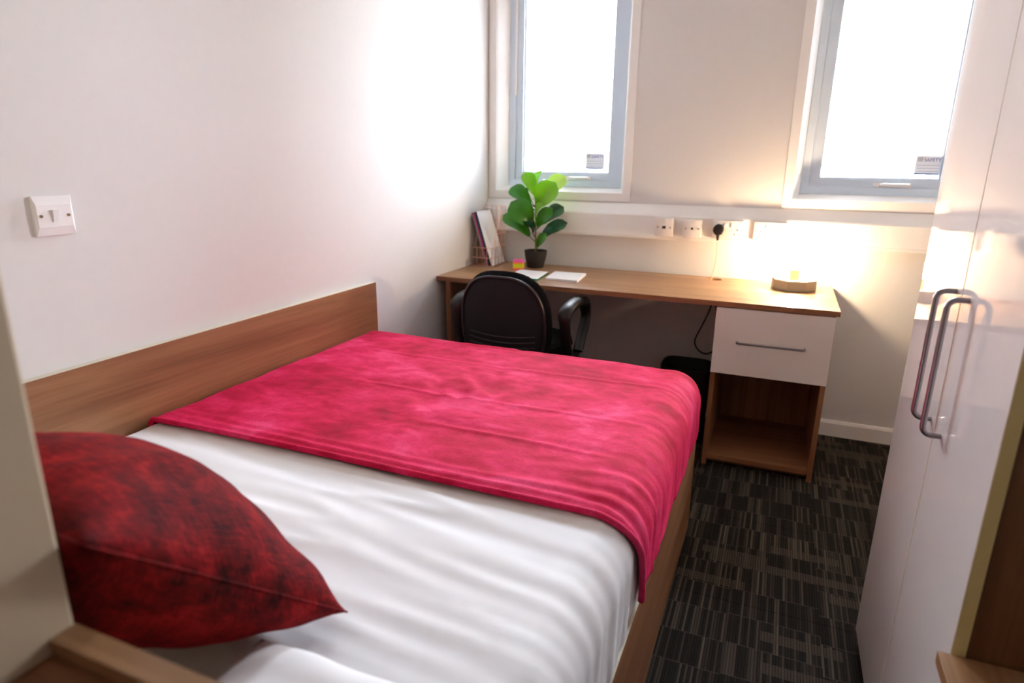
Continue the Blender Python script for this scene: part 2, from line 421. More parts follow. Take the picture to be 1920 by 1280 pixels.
for x, lab, nm, ph in ((.944, 'white telephone socket on a raised box, farthest from the lamp', 'telephone_socket', 1), (1.078, 'white aerial socket with one round hole, between telephone and power sockets', 'aerial_socket', 0)):
    t = thing(nm, lab, 'socket', (x+.043, -.0535, ZS))
    obj('back_box', box(x, x+.086, -.082, -.0535, ZS, ZS+.086, .004), 'socket_white', t, True)
    plate(x-.0005, ZS-.0005, .087, .087, -.0822, .008, t)
    y = -.0902
    for dx in (.013, .073): dot(x+dx, ZS+.043, .0035, y, t, mat='stem_brown')
    if ph:
        hole(x+.043, ZS+.043, .016, .013, y, t, 'telephone_port')
        obj('shutter', box(x+.027, x+.059, y-.002, y-.0002, ZS+.052, ZS+.060), 'trim_white', t)
    else: dot(x+.043, ZS+.043, .006, y, t, 'aerial_hole', 'dark_hole')
def double_socket(x, lab):
    t = thing('double_socket', lab, 'socket', (x+.073, -.0535, ZS), 'double power sockets on the trunking')
    plate(x, ZS, .146, .086, -.0535, .011, t); y = -.0645
    for cx in (x+.033, x+.113):
        hole(cx, ZS+.044, .004, .008, y, t); hole(cx-.011, ZS+.022, .0065, .004, y, t); hole(cx+.011, ZS+.022, .0065, .004, y, t)
    for cx in (x+.058, x+.088): obj('rocker', box(cx-.005, cx+.005, y-.004, y-.0001, ZS+.053, ZS+.072, .001), 'white_plastic', t)
    for cx in (x+.012, x+.134): dot(cx, ZS+.043, .003, y, t)
double_socket(1.213, 'white double power socket with a black plug in it')
double_socket(1.398, 'empty white double power socket directly behind the glowing lamp')
def light_switch():
    t = thing('light_switch', 'white single light switch on the wall above the wooden bed panel', 'switch', (0, -2.34, 1.109))
    y0, z0 = -2.383, 1.109
    bm = prism([(y0, z0), (y0+.086, z0), (y0+.086, z0+.086), (y0, z0+.086)], 0, .0003, .007)
    obj('back_edge', bm, 'white_plastic', t)
    bm = bmesh.new()   # faceplate with sloping shoulders
    A = [bm.verts.new((.007, y0+a*.086, z0+b*.086)) for a, b in ((0, 0), (1, 0), (1, 1), (0, 1))]
    B = [bm.verts.new((.0115, y0+a*.086, z0+b*.086)) for a, b in ((.06, .22), (.94, .22), (.94, .78), (.06, .78))]
    bm.faces.new(A[::-1]); bm.faces.new(B)
    for k in range(4): bm.faces.new((A[k], A[(k+1) % 4], B[(k+1) % 4], B[k]))
    obj('faceplate', bm, 'white_plastic', t)
    obj('rocker', prism([(.0116, z0+.030), (.0135, z0+.030), (.0175, z0+.056), (.0116, z0+.056)], 1, y0+.037, y0+.049), 'white_plastic', t)
    for dy in (.013, .073): obj('screw', cylinder((.0112, y0+dy, z0+.043), (.0128, y0+dy, z0+.043), .0033, 10), 'stem_brown', t)
light_switch()

# ------------------------------------------------------------------ desk
DW, DD, DZ = 1.7634, -.6014, .74
def desk():
    t = thing('desk', 'long wooden desk with a white drawer pedestal under the windows', 'desk', (.88, -.3, 0))
    hx, hy, hr = 1.247, -.084, .031
    bm = bmesh.new(); th = .021
    n = 24; out = [(0.001, DD), (DW, DD), (DW, -.0175), (0.001, -.0175)]
    inn = [(hx+hr*1.15*math.cos(2*PI*k/n), hy+hr*math.sin(2*PI*k/n)) for k in range(n)]
    for z in (DZ, DZ-th):
        vo = [bm.verts.new((*p, z)) for p in out]; vi = [bm.verts.new((*p, z)) for p in inn]
        es = [bm.edges.new((vo[k], vo[(k+1) % 4])) for k in range(4)] + [bm.edges.new((vi[k], vi[(k+1) % n])) for k in range(n)]
        bmesh.ops.triangle_fill(bm, use_beauty=True, use_dissolve=False, edges=es)
        if z == DZ: To, Ti = vo, vi
        else:
            for L, M in ((To, vo), (Ti, vi)):
                for k in range(len(L)): bm.faces.new((L[k], L[(k+1) % len(L)], M[(k+1) % len(L)], M[k]))
    top = obj('desktop', bm, 'wood_desk_x', t)
    obj('front_edging', box(.001, DW, DD-.0008, DD-.0001, DZ-th, DZ-.0006), 'wood_x', top)
    obj('side_edging', box(DW+.0001, DW+.0008, DD, -.0175, DZ-th, DZ-.0006), 'wood_y', top)
    zt = DZ-th-.0004
    obj('leg_panel', box(.044, .067, -.585, -.03, 0, zt), 'wood_z', t)
    px0, px1 = 1.308, 1.753; pf = -.5785
    obj('pedestal_side', box(px0, px0+.019, pf, -.05, 0, zt), 'wood_z', t)
    obj('pedestal_side', box(px1-.019, px1, pf, -.05, 0, zt), 'wood_z', t)
    obj('pedestal_back', box(px0+.0195, px1-.0195, -.068, -.05, .03, zt), 'wood_z', t)
    obj('pedestal_floor', box(px0+.0195, px1-.0195, pf+.003, -.069, .03, .05), 'wood_x', t)
    obj('plinth', box(px0+.0195, px1-.0195, pf+.05, pf+.068, 0, .0295), 'wood_x', t)
    d = obj('drawer', box(px0+.001, px1-.001, pf-.0205, pf-.0015, .4337, zt-.004, .0012), 'drawer_white', t)
    obj('drawer_box', box(px0+.03, px1-.03, pf, -.11, .45, .66), 'wood_y', d)
    y = pf-.0205
    obj('handle', tube([(1.403, y, .576), (1.403, y-.018, .576), (1.408, y-.024, .576), (1.651, y-.024, .576), (1.656, y-.018, .576), (1.656, y, .576)], .0045, 8), 'handle_metal', d, True)
desk()

# ------------------------------------------------------------------ wardrobe and low unit
WX = 1.8376
def wardrobe():
    t = thing('wardrobe', 'tall wardrobe with two glossy white doors and wooden sides', 'wardrobe', (2.14, -1.88, 0))
    y0, y1, H = -2.242, -1.518, 2.2
    obj('carcass_side', box(1.859, RW-.003, y0, y0+.018, 0, H), 'wood_dark', t)
    obj('carcass_side', box(1.859, RW-.003, y1-.018, y1, 0, H), 'wood_dark', t)
    obj('carcass_back', box(RW-.02, RW-.003, y0+.0185, y1-.0185, 0, H), 'wood_z', t)
    obj('carcass_top', box(1.859, RW-.021, y0+.0185, y1-.0185, H-.018, H), 'wood_y', t)
    obj('carcass_floor', box(1.859, RW-.021, y0+.0185, y1-.0185, .03, .048), 'wood_y', t)
    obj('centre_post', box(1.862, 1.88, -1.898, -1.878, .049, H-.019), 'wood_z', t)
    obj('plinth', box(1.90, 1.918, y0+.0185, y1-.0185, 0, .029), 'wood_y', t)
    for a, b, hy in ((y0, -1.891, -1.943), (-1.8857, y1, -1.848)):
        d = obj('door', box(WX, WX+.02, a, b, .03, H-.002, .0008), 'gloss_white', t)
        zt, zb, so = 1.052, .79, .032
        pts = [(WX, hy, zt)]
        for k in range(6):
            a_ = PI/2*k/5; pts.append((WX-so+.016-.016*math.sin(a_), hy, zt-.016+.016*math.cos(a_)))
        for k in range(6):
            a_ = PI/2*k/5; pts.append((WX-so+.016-.016*math.cos(a_), hy, zb+.016-.016*math.sin(a_)))
        pts.append((WX, hy, zb))
        obj('handle', tube(pts, .0055, 10), 'handle_metal', d, True)
        obj('edge_strip', box(WX+.001, WX+.02, a-.0012, a-.0002, .031, H-.003), 'door_edge', d)
wardrobe()
def low_unit():
    t = thing('low_cabinet', 'low wooden cabinet against the near side of the wardrobe', 'cabinet', (2.13, -2.6, 0))
    y0, y1 = -2.95, -2.2485
    obj('top', box(1.8185, RW-.003, y0, y1, .523, .545, .0006), 'wood_desk_y', t)
    obj('side_panel', box(1.84, RW-.003, y1-.021, y1-.003, 0, .5225), 'wood_z', t)
    obj('side_panel', box(1.84, RW-.003, y0+.003, y0+.021, 0, .5225), 'wood_z', t)
    obj('back_panel', box(RW-.02, RW-.003, y0+.0215, y1-.0215, .02, .5225), 'wood_z', t)
    obj('shelf', box(1.85, RW-.021, y0+.0215, y1-.0215, .26, .278), 'wood_y', t)
    obj('bottom', box(1.85, RW-.021, y0+.0215, y1-.0215, .03, .048), 'wood_y', t)
low_unit()

# ------------------------------------------------------------------ bed
BX0, BX1, BF, BH = .0005, 1.3252, -1.1202, -2.9925
def bed():
    t = thing('bed', 'wooden bed frame with a tall board along the white wall', 'bed', (.66, -2.05, 0))
    rz = .3716
    sr = obj('side_rail', box(BX1-.018, BX1, NY+.0005, BF, 0, rz), 'wood_y', t)
    obj('edging', box(BX1-.0175, BX1-.0005, NY+.001, BF-.001, rz+.0001, rz+.0011), 'edge_cream', sr)
    obj('foot_rail', box(.021, BX1-.0185, BF-.018, BF, 0, rz), 'wood_x', t)
    wb = obj('wall_board', box(.0005, .0195, NY+.0005, -1.1328, 0, .7995), 'wood_y', t)
    obj('edging', box(.001, .0192, NY+.001, -1.133, .7996, .8012), 'edge_cream', wb)
    hb = obj('head_board', box(NX+.0005, BX1, -2.992, NY, 0, .85), 'wood_desk_x', t)
    for k in range(14):
        y = -2.88+k*.128
        obj('slat', box(.022, BX1-.0185, y-.035, y+.035, .340, .3725), 'wood_x', t)
bed()
hs = thing('headboard_shelf', 'wooden shelf ledge behind the bed head beside the cream wall', 'shelf', (1.13, -3.1, 0))
obj('shelf_top', box(NX+.0008, 1.33, -3.2, -2.9925, .812, .834), 'wood_x', hs)
obj('side_panel', box(1.31, 1.328, -3.2, -2.9925, 0, .8115), 'wood_z', hs)
obj('side_panel', box(NX+.0012, NX+.019, -3.2, -2.9925, 0, .8115), 'wood_z', hs)

def wrap(a, b, x0, x1, y0, y1, z, Rl, Rr, Rf):
    """point and normal of a cloth over a rounded box; a, b = arc lengths measured from the left / near edge of the flat top"""
    X0, X1, Y0, Y1 = x0+Rl, x1-Rr, y0+Rf, y1-Rf
    cx = min(max(a, X0), X1); cy = min(max(b, Y0), Y1)
    dx, dy = a-cx, b-cy; r = math.hypot(dx, dy)
    if r < 1e-9: return Vector((cx, cy, z)), Vector((0, 0, 1))
    ux, uy = dx/r, dy/r
    Rx = Rl if dx < 0 else Rr
    RR = Rx*ux*ux + Rf*uy*uy
    r = max(abs(dx), abs(dy))*.35 + r*.65
    if r < RR*PI/2:
        an = r/RR; h, d = RR*math.sin(an), RR*(1-math.cos(an))
    else: an = PI/2; h, d = RR, RR+(r-RR*PI/2)
    return Vector((cx+ux*h, cy+uy*h, z-d)), Vector((ux*math.sin(an), uy*math.sin(an), math.cos(an)))
def smooth(e0, e1, x):
    t = min(1, max(0, (x-e0)/(e1-e0))); return t*t*(3-2*t)
NZ = lambda x, y, z=0: noise.noise(Vector((x, y, z)))
def sheet_wr(a, b):
    m = smooth(-2.02, -2.22, b)
    w = b + .10*a*a*.5 + .02*NZ(a*2, b*2, 4)
    v = .0045*NZ(a*1.7, w*17, 1) + .0035*NZ(a*2.6+5, w*30, 2) + .004*NZ(a*1.1, w*6, 8)
    rg = 1-abs(NZ(a*1.3+2, w*11, 6))*2.4
    v += .0045*max(0, rg)**2
    return v*m*(.35+.65*smooth(.05, .6, a))*(.15+.85*smooth(-2.80, -2.66, b)) - .001
def bedding():
    t = thing('mattress', 'mattress under a creased white sheet', 'mattress', (.66, -2.05, .374))
    x0, x1, y0, y1 = .0215, 1.3185, -2.962, -1.136
    z, zb = .600, .376
    bm = bmesh.new(); na, nb = 170, 210
    Rl, Rr, Rf = .03, .085, .08
    def ext(Rv): return (z-zb) - Rv + Rv*PI/2
    a0, a1 = x0+Rl-ext(Rl), x1-Rr+ext(Rr); b0, b1 = y0+Rf-ext(Rf), y1-Rf+ext(Rf)
    G = []
    for i in range(na+1):
        row = []
        for j in range(nb+1):
            a = a0+(a1-a0)*i/na; b = b0+(b1-b0)*j/nb
            p, n = wrap(a, b, x0, x1, y0, y1, z, Rl, Rr, Rf)
            k = sheet_wr(a, b)
            p = p + n*k
            p.z = max(p.z, zb); p.x = min(max(p.x, .0208), 1.3195+.004*n.x); p.y = max(p.y, -2.9655)
            row.append(bm.verts.new(p))
        G.append(row)
    for i in range(na):
        for j in range(nb): bm.faces.new((G[i][j], G[i+1][j], G[i+1][j+1], G[i][j+1]))
    obj('white_sheet', bm, 'sheet', t, 'all')
    obj('mattress_core', box(.05, 1.285, -2.92, -1.17, .374, .555, .03), 'sheet', t, True)
bedding()
TY = -2.188
def throw_wr(a, b):
    v = .004*NZ(a*3, b*5, 3) + .0025*NZ(a*7+3, b*9, 5) + .0015*NZ(a*18, b*30, 7)
    # crossing crease lines from folding
    for yc, s, x0, x1 in ((-1.93, .0035, .62, 1.15), (-1.72, .003, .25, 1.2), (-1.42, .0028, .0, 1.3), (-1.24, .002, .1, .7)):
        q = yc + .02*NZ(a*2.2, yc*7, 2) + .015*(a-.7)
        v += s*math.exp(-((b-q)/.008)**2)*smooth(x0, x0+.2, a)*smooth(x1+.1, x1-.1, a) - s*.6*math.exp(-((b-q-.022)/.014)**2)*smooth(x0, x0+.2, a)
    q = .70+.03*NZ(b*3, 1, 9); v -= .003*math.exp(-((a-q)/.02)**2)*smooth(-2.15, -1.8, b)
    # rumpled middle
    m = math.exp(-((a-.68)/.16)**2-((b+1.66)/.2)**2)
    v += .014*m*NZ(a*16+b*6, b*11, 11)
    # drape folds running over the right-hand edge near the hem and at the foot
    e = smooth(.95, 1.3, a)
    for k, (yc, s) in enumerate(((-2.13, .006), (-2.05, .004))):
        q = yc + .05*smooth(.75, 1.45, a)*(k+1)*.45
        v += s*e*math.exp(-((b-q)/.016)**2) - s*.7*e*math.exp(-((b-q-.028)/.015)**2)
    v += .0025*e*NZ(a*3, b*9, 13)
    # soft ridges next to the hem
    for k, (d, s) in enumerate(((.03, .005), (.062, .003))):
        q = TY+d+.012*NZ(a*3, k*3., 15); v += s*math.exp(-((b-q)/.009)**2)*(.4+.6*smooth(.1, .5, a))
    return v
def hem_y(a): return TY + .065*smooth(1.26, 1.5, a) + .012*NZ(a*1.6, 3.3, 1) - .01*smooth(.25, 0, a)
def throw():
    t = thing('throw_blanket', 'crimson velvet throw blanket spread over the foot of the bed', 'blanket', (.66, -1.65, .6))
    x0, x1, y0, y1 = .0215, 1.3305, -3.5, -1.122
    z = .6125; Rl, Rr, Rf = .025, .10, .09
    zl = .392
    a0 = x0+Rl-.04; a1 = x1-Rr+(z-zl)-Rr+Rr*PI/2; b1 = y1-Rf+(z-.405)-Rf+Rf*PI/2
    na, nb = 190, 190; G = []; bm = bmesh.new()
    def P(a, b, extra=0):
        p, n = wrap(a, b, x0, x1, y0, y1, z, Rl, Rr, Rf)
        q = p + n*(throw_wr(a, b)+.002+extra)
        q.x = max(q.x, .0215); q.z = max(q.z, .384)
        return q, n
    for i in range(na+1):
        row = []
        for j in range(nb+1):
            a = a0+(a1-a0)*i/na; h = hem_y(a); b = h+(b1-h)*j/nb
            p, n = P(a, b); row.append((p, n))
        G.append(row)
    T = [[bm.verts.new(p) for p, n in row] for row in G]; B = [[bm.verts.new(p-n*.006) for p, n in row] for row in G]
    for i in range(na):
        for j in range(nb):
            bm.faces.new((T[i][j], T[i+1][j], T[i+1][j+1], T[i][j+1])); bm.faces.new((B[i][j], B[i][j+1], B[i+1][j+1], B[i+1][j]))
    for i in range(na):
        for j in (0, nb): bm.faces.new((T[i][j], T[i+1][j], B[i+1][j], B[i][j]))
    for j in range(nb):
        for i in (0, na): bm.faces.new((T[i][j], T[i][j+1], B[i][j+1], B[i][j]))
    obj('throw_cloth', bm, 'velvet', t, 'all')
    pts = []
    for i in range(0, na+1, 2):
        a = a0+(a1-a0)*i/na; p, n = wrap(a, hem_y(a), x0, x1, y0, y1, z, Rl, Rr, Rf); q = p+n*.0015
        q.x = max(q.x, .029); q.z = max(q.z, .386); pts.append(q)
    obj('rolled_hem', tube(pts, .0075, 8), 'velvet', t, 'all')
throw()

def pillow_mesh(th, N=40, pinch=.10, ex=2.2, pw=.45):
    """unit square pillow in u,v; returns the two grids of (u, v, h)"""
    g = []
    for i in range(N+1):
        row = []
        for j in range(N+1):
            u, v = i/N, j/N; a, b = abs(2*u-1), abs(2*v-1)
            h = th*((1-a**ex)*(1-b**ex))**pw
            row.append((.5+(u-.5)*(1-pinch*(1-b*b)), .5+(v-.5)*(1-pinch*(1-a*a)), h))
        g.append(row)
    return g
def pillow_obj(g, A, e1, e2, n, L1, L2, wr, name, mat, parent, lo=None):
    bm = bmesh.new(); N = len(g)-1; sides = []
    for s in (1, -1):
        rows = []
        for i in range(N+1):
            row = []
            for j in range(N+1):
                u, v, h = g[i][j]
                p = A + e1*(L1*u) + e2*(L2*v)
                k = h + (wr(u, v, s)*min(1, h/.03) if h > 1e-6 else 0)
                p = p + n*(s*k)
                if lo is not None: p.z = max(p.z, lo)
                row.append(bm.verts.new(p))
            rows.append(row)
        sides.append(rows)
        for i in range(N):
            for j in range(N): bm.faces.new((rows[i][j], rows[i+1][j], rows[i+1][j+1], rows[i][j+1]))
    bmesh.ops.remove_doubles(bm, verts=bm.verts, dist=1e-5)
    obj(name, bm, mat, parent, 'all')
def cushion():
    A = Vector((.973, -2.623, .622))
    M = ((-.998, -.049, .034), (.059, -.73, .681), (-.009, .681, .732))
    e1, e2, n = (Vector((M[0][k], M[1][k], M[2][k])).normalized() for k in range(3))
    t = thing('cushion', 'dark red chenille cushion leaning at the head of the bed', 'cushion', (.78, -2.72, .61))
    g = pillow_mesh(.13, 40, .06, 2, .6); L = .462
    wr = lambda u, v, s: .006*NZ(u*5, v*5, 3*s) + .004*NZ(u*11, v*4+u*5, s*7) + .006*math.sin(9*(u+v))*math.exp(-((u-.1)/.2)**2-((v-.1)/.2)**2)
    pillow_obj(g, A, e1, e2, n, L, L, wr, 'cushion_cover', 'chenille', t)
    # piped seam
    pts = []
    N = 40
    for i in range(N): pts.append(A+e1*(L*g[i][0][0])+e2*(L*g[i][0][1]))
    for j in range(N): pts.append(A+e1*(L*g[N][j][0])+e2*(L*g[N][j][1]))
    for i in range(N, 0, -1): pts.append(A+e1*(L*g[i][N][0])+e2*(L*g[i][N][1]))
    for j in range(N, 0, -1): pts.append(A+e1*(L*g[0][j][0])+e2*(L*g[0][j][1]))
    obj('seam', tube(pts, .0016, 6, closed=True), 'chenille', t, 'all')
cushion()
def pillow():
    t = thing('pillow', 'white pillow lying behind the dark red cushion', 'pillow', (1.06, -2.84, .6))
    g = pillow_mesh(.055, 30, .05)
    wr = lambda u, v, s: .006*NZ(u*6, v*4, s)
    pillow_obj(g, Vector((.90, -2.957, .627)), Vector((1, 0, 0)), Vector((0, 1, 0)), Vector((0, 0, 1)), .39, .235, wr, 'pillow_cover', 'sheet', t, .602)
pillow()

# ------------------------------------------------------------------ office chair
def chair():
    cx, cy = .475, -.66
    t = thing('office_chair', 'black fabric office chair with loop arms pushed in at the desk', 'chair', (cx, cy, 0))
    # back
    def back(yc, thick, hw, hh, zc, bulge, n=40, m=7):
        bm = bmesh.new(); rings = []
        def outline(k, s):
            a = 2*PI*k/n; c, q = math.cos(a), math.sin(a); e = 2/2.9
            w = hw*(1 - .10*max(0, q))
            return (cx-.005+s*w*math.copysign(abs(c)**e, c), zc+s*hh*math.copysign(abs(q)**e, q))
        prof = [(.0, 0), (.5, .0), (.85, .06), (.96, .22), (1, .5), (.96, .78), (.85, .94), (.5, 1), (0, 1)]
        for s, f in prof[1:-1]:
            r = []
            for k in range(n):
                x, z = outline(k, s)
                y = yc+thick*(f-.5) + bulge*(1-s*s)*(1 if f > .5 else -1)*.0 + .10*((x-cx)/.2)**2*.25 + (z-zc)*-.10
                r.append(bm.verts.new((x, y, z)))
            rings.append(r)
        for A, B in zip(rings, rings[1:]):
            for k in range(n): bm.faces.new((A[k], A[(k+1) % n], B[(k+1) % n], B[k]))
        bm.faces.new(rings[0]); bm.faces.new(rings[-1][::-1]); return bm
    obj('backrest', back(-.845, .05, .205, .215, .625, .01), 'black_fabric', t, 60)
    sh = obj('back_shell', back(-.886, .028, .196, .207, .620, .01), 'shell_black', t, 60)
    rim = []
    for k in range(48):
        a = 2*PI*k/48; c, q = math.cos(a), math.sin(a); e = 2/2.9
        x = cx-.005+.190*(1-.10*max(0, q))*math.copysign(abs(c)**e, c); z = .620+.201*math.copysign(abs(q)**e, q)
        rim.append((x, -.8965+.025*((x-cx)/.2)**2+(z-.620)*-.10, z))
    obj('rim', tube(rim, .006, 8, closed=True), 'rim_black', sh, 'all')
    for z in (.565, .54, .515):
        pts = [(cx-.005+x, -.9045+.10*(x/.2)**2*.25+(z-.62)*-.10, z+.012*(x/.15)**2-.002) for x in [-.15+.03*k for k in range(11)]]
        obj('ridge', tube(pts, .003, 6), 'black_plastic', sh, True)
    obj('back_bar', tube([(cx, -.866, .50), (cx, -.872, .42), (cx, -.83, .395), (cx, -.77, .42)], [.022, .022, .022, .022], 8), 'black_plastic', t, True)
    # seat
    bm = bmesh.new(); rings = []; n = 40
    for s, z in ((.6, .445), (.93, .447), (1, .475), (.97, .505), (.85, .518), (.4, .522)):
        rings.append([bm.verts.new((cx+.225*s*math.copysign(abs(math.cos(2*PI*k/n))**.72, math.cos(2*PI*k/n)), cy+.21*s*math.copysign(abs(math.sin(2*PI*k/n))**.72, math.sin(2*PI*k/n)), z)) for k in range(n)])
    for A, B in zip(rings, rings[1:]):
        for k in range(n): bm.faces.new((A[k], A[(k+1) % n], B[(k+1) % n], B[k]))
    bm.faces.new(rings[0]); bm.faces.new(rings[-1])
    obj('seat', bm, 'black_fabric', t, 60)
    obj('seat_plate', box(cx-.1, cx+.1, cy-.12, cy+.1, .41, .444, .006), 'black_plastic', t)
    # loop arms: a strap bent in the yz plane
    for sgn in (-1, 1):
        ax = cx+sgn*.253
        path = [(-.61, .455), (-.585, .48), (-.545, .525), (-.505, .57), (-.495, .605), (-.515, .65), (-.555, .678), (-.61, .689), (-.70, .691), (-.77, .686), (-.81, .675), (-.822, .66), (-.815, .63), (-.80, .57), (-.785, .53), (-.76, .475), (-.72, .455)]
        bm = bmesh.new(); rings = []
        for i, (y, z) in enumerate(path):
            a = path[max(i-1, 0)]; b = path[min(i+1, len(path)-1)]
            d = Vector((0, b[0]-a[0], b[1]-a[1])).normalized(); nn = Vector((0, -d.z, d.y))
            top = smooth(.62, .67, z); hw = .022+.006*top; ht = .013+.006*top
            rings.append([bm.verts.new(Vector((ax+hw*c, y, z))+nn*ht*s) for c, s in ((-1, -.5), (-.6, -1), (.6, -1), (1, -.5), (1, .5), (.6, 1), (-.6, 1), (-1, .5))])
        for A, B in zip(rings, rings[1:]):
            for k in range(8): bm.faces.new((A[k], A[(k+1) % 8], B[(k+1) % 8], B[k]))
        bm.faces.new(rings[0][::-1]); bm.faces.new(rings[-1])
        ar = obj('armrest', bm, 'black_plastic', t, 50)
        obj('arm_bracket', box(min(ax, cx+sgn*.10), max(ax, cx+sgn*.10), -.78, -.57, .425, .4435, .003), 'black_plastic', ar)
    obj('gas_column', lathe([(.03, .07), (.03, .22), (.018, .225), (.018, .4105)], 16, (cx, cy)), 'black_plastic', t, True)
    obj('hub', lathe([(.045, .06), (.05, .07), (.05, .11), (.035, .12)], 16, (cx, cy)), 'black_plastic', t, True)
    cm = None
    for k in range(5):
        a = 2*PI*k/5+.3; c, s = math.cos(a), math.sin(a)
        obj('base_leg', tube([(cx+.04*c, cy+.04*s, .09), (cx+.15*c, cy+.15*s, .08), (cx+.27*c, cy+.27*s, .065)], [.022, .019, .014], 8), 'black_plastic', t, True)
        p = Vector((cx+.265*c, cy+.265*s, .025))
        w = Vector((-s, c, 0))*.02
        obj('caster', cylinder(p-w, p+w, .025, 16), 'black_rubber', t, True)
chair()
def waste_bin():
    x0, x1, y0, y1 = 1.06, 1.295, -.40, -.17
    bm = bmesh.new(); H = .36
    def rr(s, z):
        mx, my = (x0+x1)/2, (y0+y1)/2; hx, hy = (x1-x0)/2*s, (y1-y0)/2*s; n = 32
        return [bm.verts.new((mx+hx*math.copysign(abs(math.cos(2*PI*k/n))**.5, math.cos(2*PI*k/n)), my+hy*math.copysign(abs(math.sin(2*PI*k/n))**.5, math.sin(2*PI*k/n)), z)) for k in range(n)]
    L = [rr(.84, 0), rr(.98, H-.02), rr(1, H-.02), rr(1, H), rr(.95, H), rr(.80, .01)]
    for A, B in zip(L, L[1:]):
        for k in range(32): bm.faces.new((A[k], A[(k+1) % 32], B[(k+1) % 32], B[k]))
    bm.faces.new(L[0][::-1]); bm.faces.new(L[-1])
    tag(obj('waste_bin', bm, 'black_bin', None, 40), 'black waste bin under the desk beside the drawer pedestal', 'bin')
waste_bin()

# ------------------------------------------------------------------ things on the desk
def plant():
    px, py = .338, -.135
    t = thing('potted_plant', 'green fiddle-leaf plant in a black pot on the desk', 'plant', (px, py, DZ))
    obj('pot', lathe([(.040, DZ), (.043, DZ+.002), (.055, DZ+.05), (.060, DZ+.085), (.060, DZ+.090), (.056, DZ+.090), (.054, DZ+.075)], 32, (px, py)), 'pot_black', t, 50)
    obj('soil', lathe([(.0535, DZ+.072), (.0535, DZ+.077)], 24, (px, py)), 'soil', t)
    stem = [(px, py, DZ+.07), (px-.002, py, .90), (px-.006, py+.003, 1.0), (px-.010, py, 1.10)]
    obj('stem', tube(stem, [.005, .0045, .004, .0025], 8), 'stem_brown', t, True)
    # base, tip, width, roll, bend, material
    L = [((.329, 0, 1.09), (.284, -.03, 1.226), .074, .15, .02, 'leaf_light'),
         ((.331, .01, 1.10), (.330, .05, 1.242), .050, -.5, .02, 'leaf_light'),
         ((.329, 0, 1.035), (.205, -.03, 1.152), .088, .25, .02, 'leaf_mid'),
         ((.331, .02, 1.03), (.262, .05, 1.156), .062, .9, .02, 'leaf_dark'),
         ((.333, -.01, 1.035), (.446, -.06, 1.176), .112, -.15, .03, 'leaf_light'),
         ((.335, .02, 1.06), (.462, .06, 1.212), .085, -.2, .03, 'leaf_pale'),
         ((.334, -.01, .935), (.246, -.10, 1.078), .125, .1, .035, 'leaf_mid'),
         ((.335, -.005, .875), (.188, -.07, 1.018), .092, .25, .03, 'leaf_mid'),
         ((.337, -.01, .93), (.430, -.05, 1.050), .070, -.3, .02, 'leaf_mid'),
         ((.338, .02, .94), (.462, .05, 1.060), .078, -.3, .02, 'leaf_dark'),
         ((.339, 0, .858), (.500, -.02, .988), .074, -.45, .025, 'leaf_dark'),
         ((.339, 0, .83), (.405, -.05, .925), .046, -.3, .012, 'leaf_mid'),
         ((.335, -.015, .975), (.408, -.06, 1.098), .056, -.7, .02, 'leaf_light'),
         ((.334, -.01, .90), (.300, -.08, 1.01), .060, .5, .02, 'leaf_dark'),
         ((.331, .02, 1.06), (.372, .06, 1.190), .060, .3, .02, 'leaf_dark')]
    view = Vector((-.38, .9, -.12)).normalized()
    for b, tp, w, roll, bend, mat in L:
        B = Vector((b[0], py+b[1], b[2])); T = Vector((tp[0], py+tp[1], tp[2])); ax = (T-B); ln = ax.length; ax.normalize()
        side = ax.cross(view).normalized(); nrm = side.cross(ax).normalized()
        q = Matrix.Rotation(roll*1.6, 3, ax); side = q @ side; nrm = q @ nrm
        if nrm.y > 0: nrm = -nrm
        bm = bmesh.new(); n, m = 14, 8; top = []; bot = []
        pet = .16
        for i in range(n+1):
            s = i/n; u = pet+(1-pet)*s
            wid = w*.63*(max(0, s)**.62)*(1-max(0, s)**7)**.6*1.06
            c = B+ax*(ln*u) + nrm*(bend*math.sin(PI*s)-bend*.9*s*s)
            rt, rb = [], []
            for j in range(m+1):
                v = 2*j/m-1
                p = c+side*(wid*v) + nrm*(wid*.32*abs(v)**1.3 + .0022*math.sin(s*26)*abs(v)*(1-s))
                rt.append(bm.verts.new(p+nrm*.0005)); rb.append(bm.verts.new(p-nrm*.0005))
            top.append(rt); bot.append(rb)
        for i in range(n):
            for j in range(m):
                bm.faces.new((top[i][j], top[i+1][j], top[i+1][j+1], top[i][j+1])); bm.faces.new((bot[i][j], bot[i][j+1], bot[i+1][j+1], bot[i+1][j]))
        for i in range(n):
            for j in (0, m): bm.faces.new((top[i][j], bot[i][j], bot[i+1][j], top[i+1][j]))
        tube([B, B+ax*(ln*pet*1.1)+nrm*.001, B+ax*(ln*.6)+nrm*(bend*.45), ], [.0026, .0022, .0008], 6, bm)
        obj('leaf', bm, mat, t, 60)
plant()
